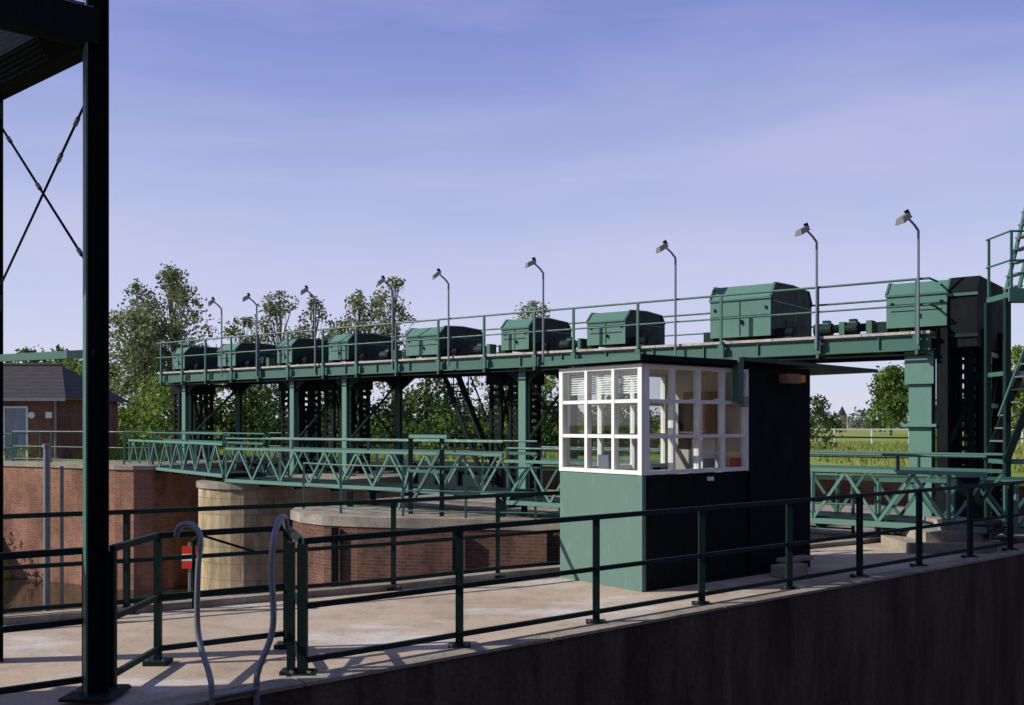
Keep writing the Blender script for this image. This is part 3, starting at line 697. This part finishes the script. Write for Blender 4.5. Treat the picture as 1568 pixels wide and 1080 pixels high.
def blades(name,n,xr,yr,h,w,mat,z0=.6):
    x=rng.uniform(*xr,n); y=rng.uniform(*yr,n); hh=h*(.4+rng.random(n)); a=rng.uniform(0,math.pi,n)
    lx=rng.normal(0,.25,n)*hh; ly=rng.normal(0,.25,n)*hh
    v=np.zeros((n,3,3)); v[:,0]=np.stack([x-np.cos(a)*w,y-np.sin(a)*w,np.full(n,z0)],1); v[:,1]=np.stack([x+np.cos(a)*w,y+np.sin(a)*w,np.full(n,z0)],1); v[:,2]=np.stack([x+lx,y+ly,z0+hh],1)
    me=bpy.data.meshes.new(name); me.vertices.add(3*n); me.vertices.foreach_set('co',v.ravel()); me.loops.add(3*n); me.loops.foreach_set('vertex_index',np.arange(3*n,dtype=np.int32))
    me.polygons.add(n); me.polygons.foreach_set('loop_start',np.arange(0,3*n,3,dtype=np.int32)); me.polygons.foreach_set('loop_total',np.full(n,3,dtype=np.int32))
    me.materials.append(M[mat]); me.update(calc_edges=True)
    ob=bpy.data.objects.new(name,me); scene.collection.objects.link(ob)
blades('meadow_grass',16000,(12,46),(30,75),.22,.04,'blade')
blades('bank_grass',9000,(-30,2),(40.5,47),.35,.04,'blade')
b=B()
for i in range(26): b.bar((18+i*2.6,72-i*.2,.6),(18+i*2.6,72-i*.2,1.75),.08,.08,'white')
for z in (1.7,): b.bar((18,72,z),(83,67,z),.05,.08,'white')
b.build('field_fence')
b=B(); b.box(131,134,398,401,.6,5.6,'coping'); b.add([(131,398,5.6),(134,398,5.6),(134,401,5.6),(131,401,5.6),(132.5,399.5,9.5)],[(0,1,4),(1,2,4),(2,3,4),(3,0,4)],'tile'); b.box(134.01,143,397,402,.6,3.2,'coping'); b.build('distant_church')

# ------------------------------------------------------------------ light
SD=Vector((-.985,-.14,0)).normalized(); el=R(33)
sd=Vector((SD.x*math.cos(el),SD.y*math.cos(el),math.sin(el)))
sl=bpy.data.lights.new('sun','SUN'); sl.energy=5.0; sl.angle=R(.5); sl.color=(1,.93,.82)
so=bpy.data.objects.new('sun',sl); scene.collection.objects.link(so); so.rotation_euler=sd.to_track_quat('Z','Y').to_euler()
w=bpy.data.worlds.new('World'); scene.world=w; w.use_nodes=True; nt=w.node_tree
sk=N(nt,'ShaderNodeTexSky',sky_type='NISHITA'); sk.sun_disc=False; sk.sun_elevation=el; sk.sun_rotation=math.atan2(SD.x,SD.y)%(2*math.pi)
sk.air_density=1.0; sk.dust_density=.6; sk.ozone_density=2.0
tc=N(nt,'ShaderNodeTexCoord'); mp=N(nt,'ShaderNodeMapping'); mp.inputs['Scale'].default_value=(1.0,1.0,5.0); mp.inputs['Rotation'].default_value=(0,.3,0)
nt.links.new(tc.outputs['Generated'],mp.inputs[0])
nz=N(nt,'ShaderNodeTexNoise'); nz.inputs['Scale'].default_value=1.5; nz.inputs['Detail'].default_value=6; nz.inputs['Roughness'].default_value=.52; nz.inputs['Distortion'].default_value=.3; nt.links.new(mp.outputs[0],nz.inputs['Vector'])
f=ramp(nt,nz.outputs['Fac'],[(.42,(0,0,0)),(.72,(.42,.42,.42))])
sp=N(nt,'ShaderNodeSeparateXYZ'); nt.links.new(tc.outputs['Generated'],sp.inputs[0])
grad=ramp(nt,sp.outputs['Z'],[(0.0,(.66,.69,.86)),(.13,(.52,.56,.82)),(.36,(.235,.28,.66)),(.8,(.05,.08,.24))])
sc=N(nt,'ShaderNodeVectorMath',operation='SCALE'); sc.inputs['Scale'].default_value=10; nt.links.new(grad,sc.inputs[0])
c=mixc(nt,sk.outputs[0],sc.outputs[0],.78)
c=mixc(nt,c,(6.3,6.0,7.8),f)
bg=nt.nodes['Background']; nt.links.new(c,bg.inputs[0]); bg.inputs[1].default_value=.11
scene.view_settings.view_transform='Standard'; scene.view_settings.look='None'; scene.view_settings.exposure=0

cam=bpy.data.cameras.new('camera'); cam.lens=35; cam.sensor_width=36; cam.shift_y=.0702; cam.clip_end=6000
co=bpy.data.objects.new('camera',cam); scene.collection.objects.link(co); co.location=(0,0,2.05); co.rotation_euler=(R(90),0,0)
scene.camera=co
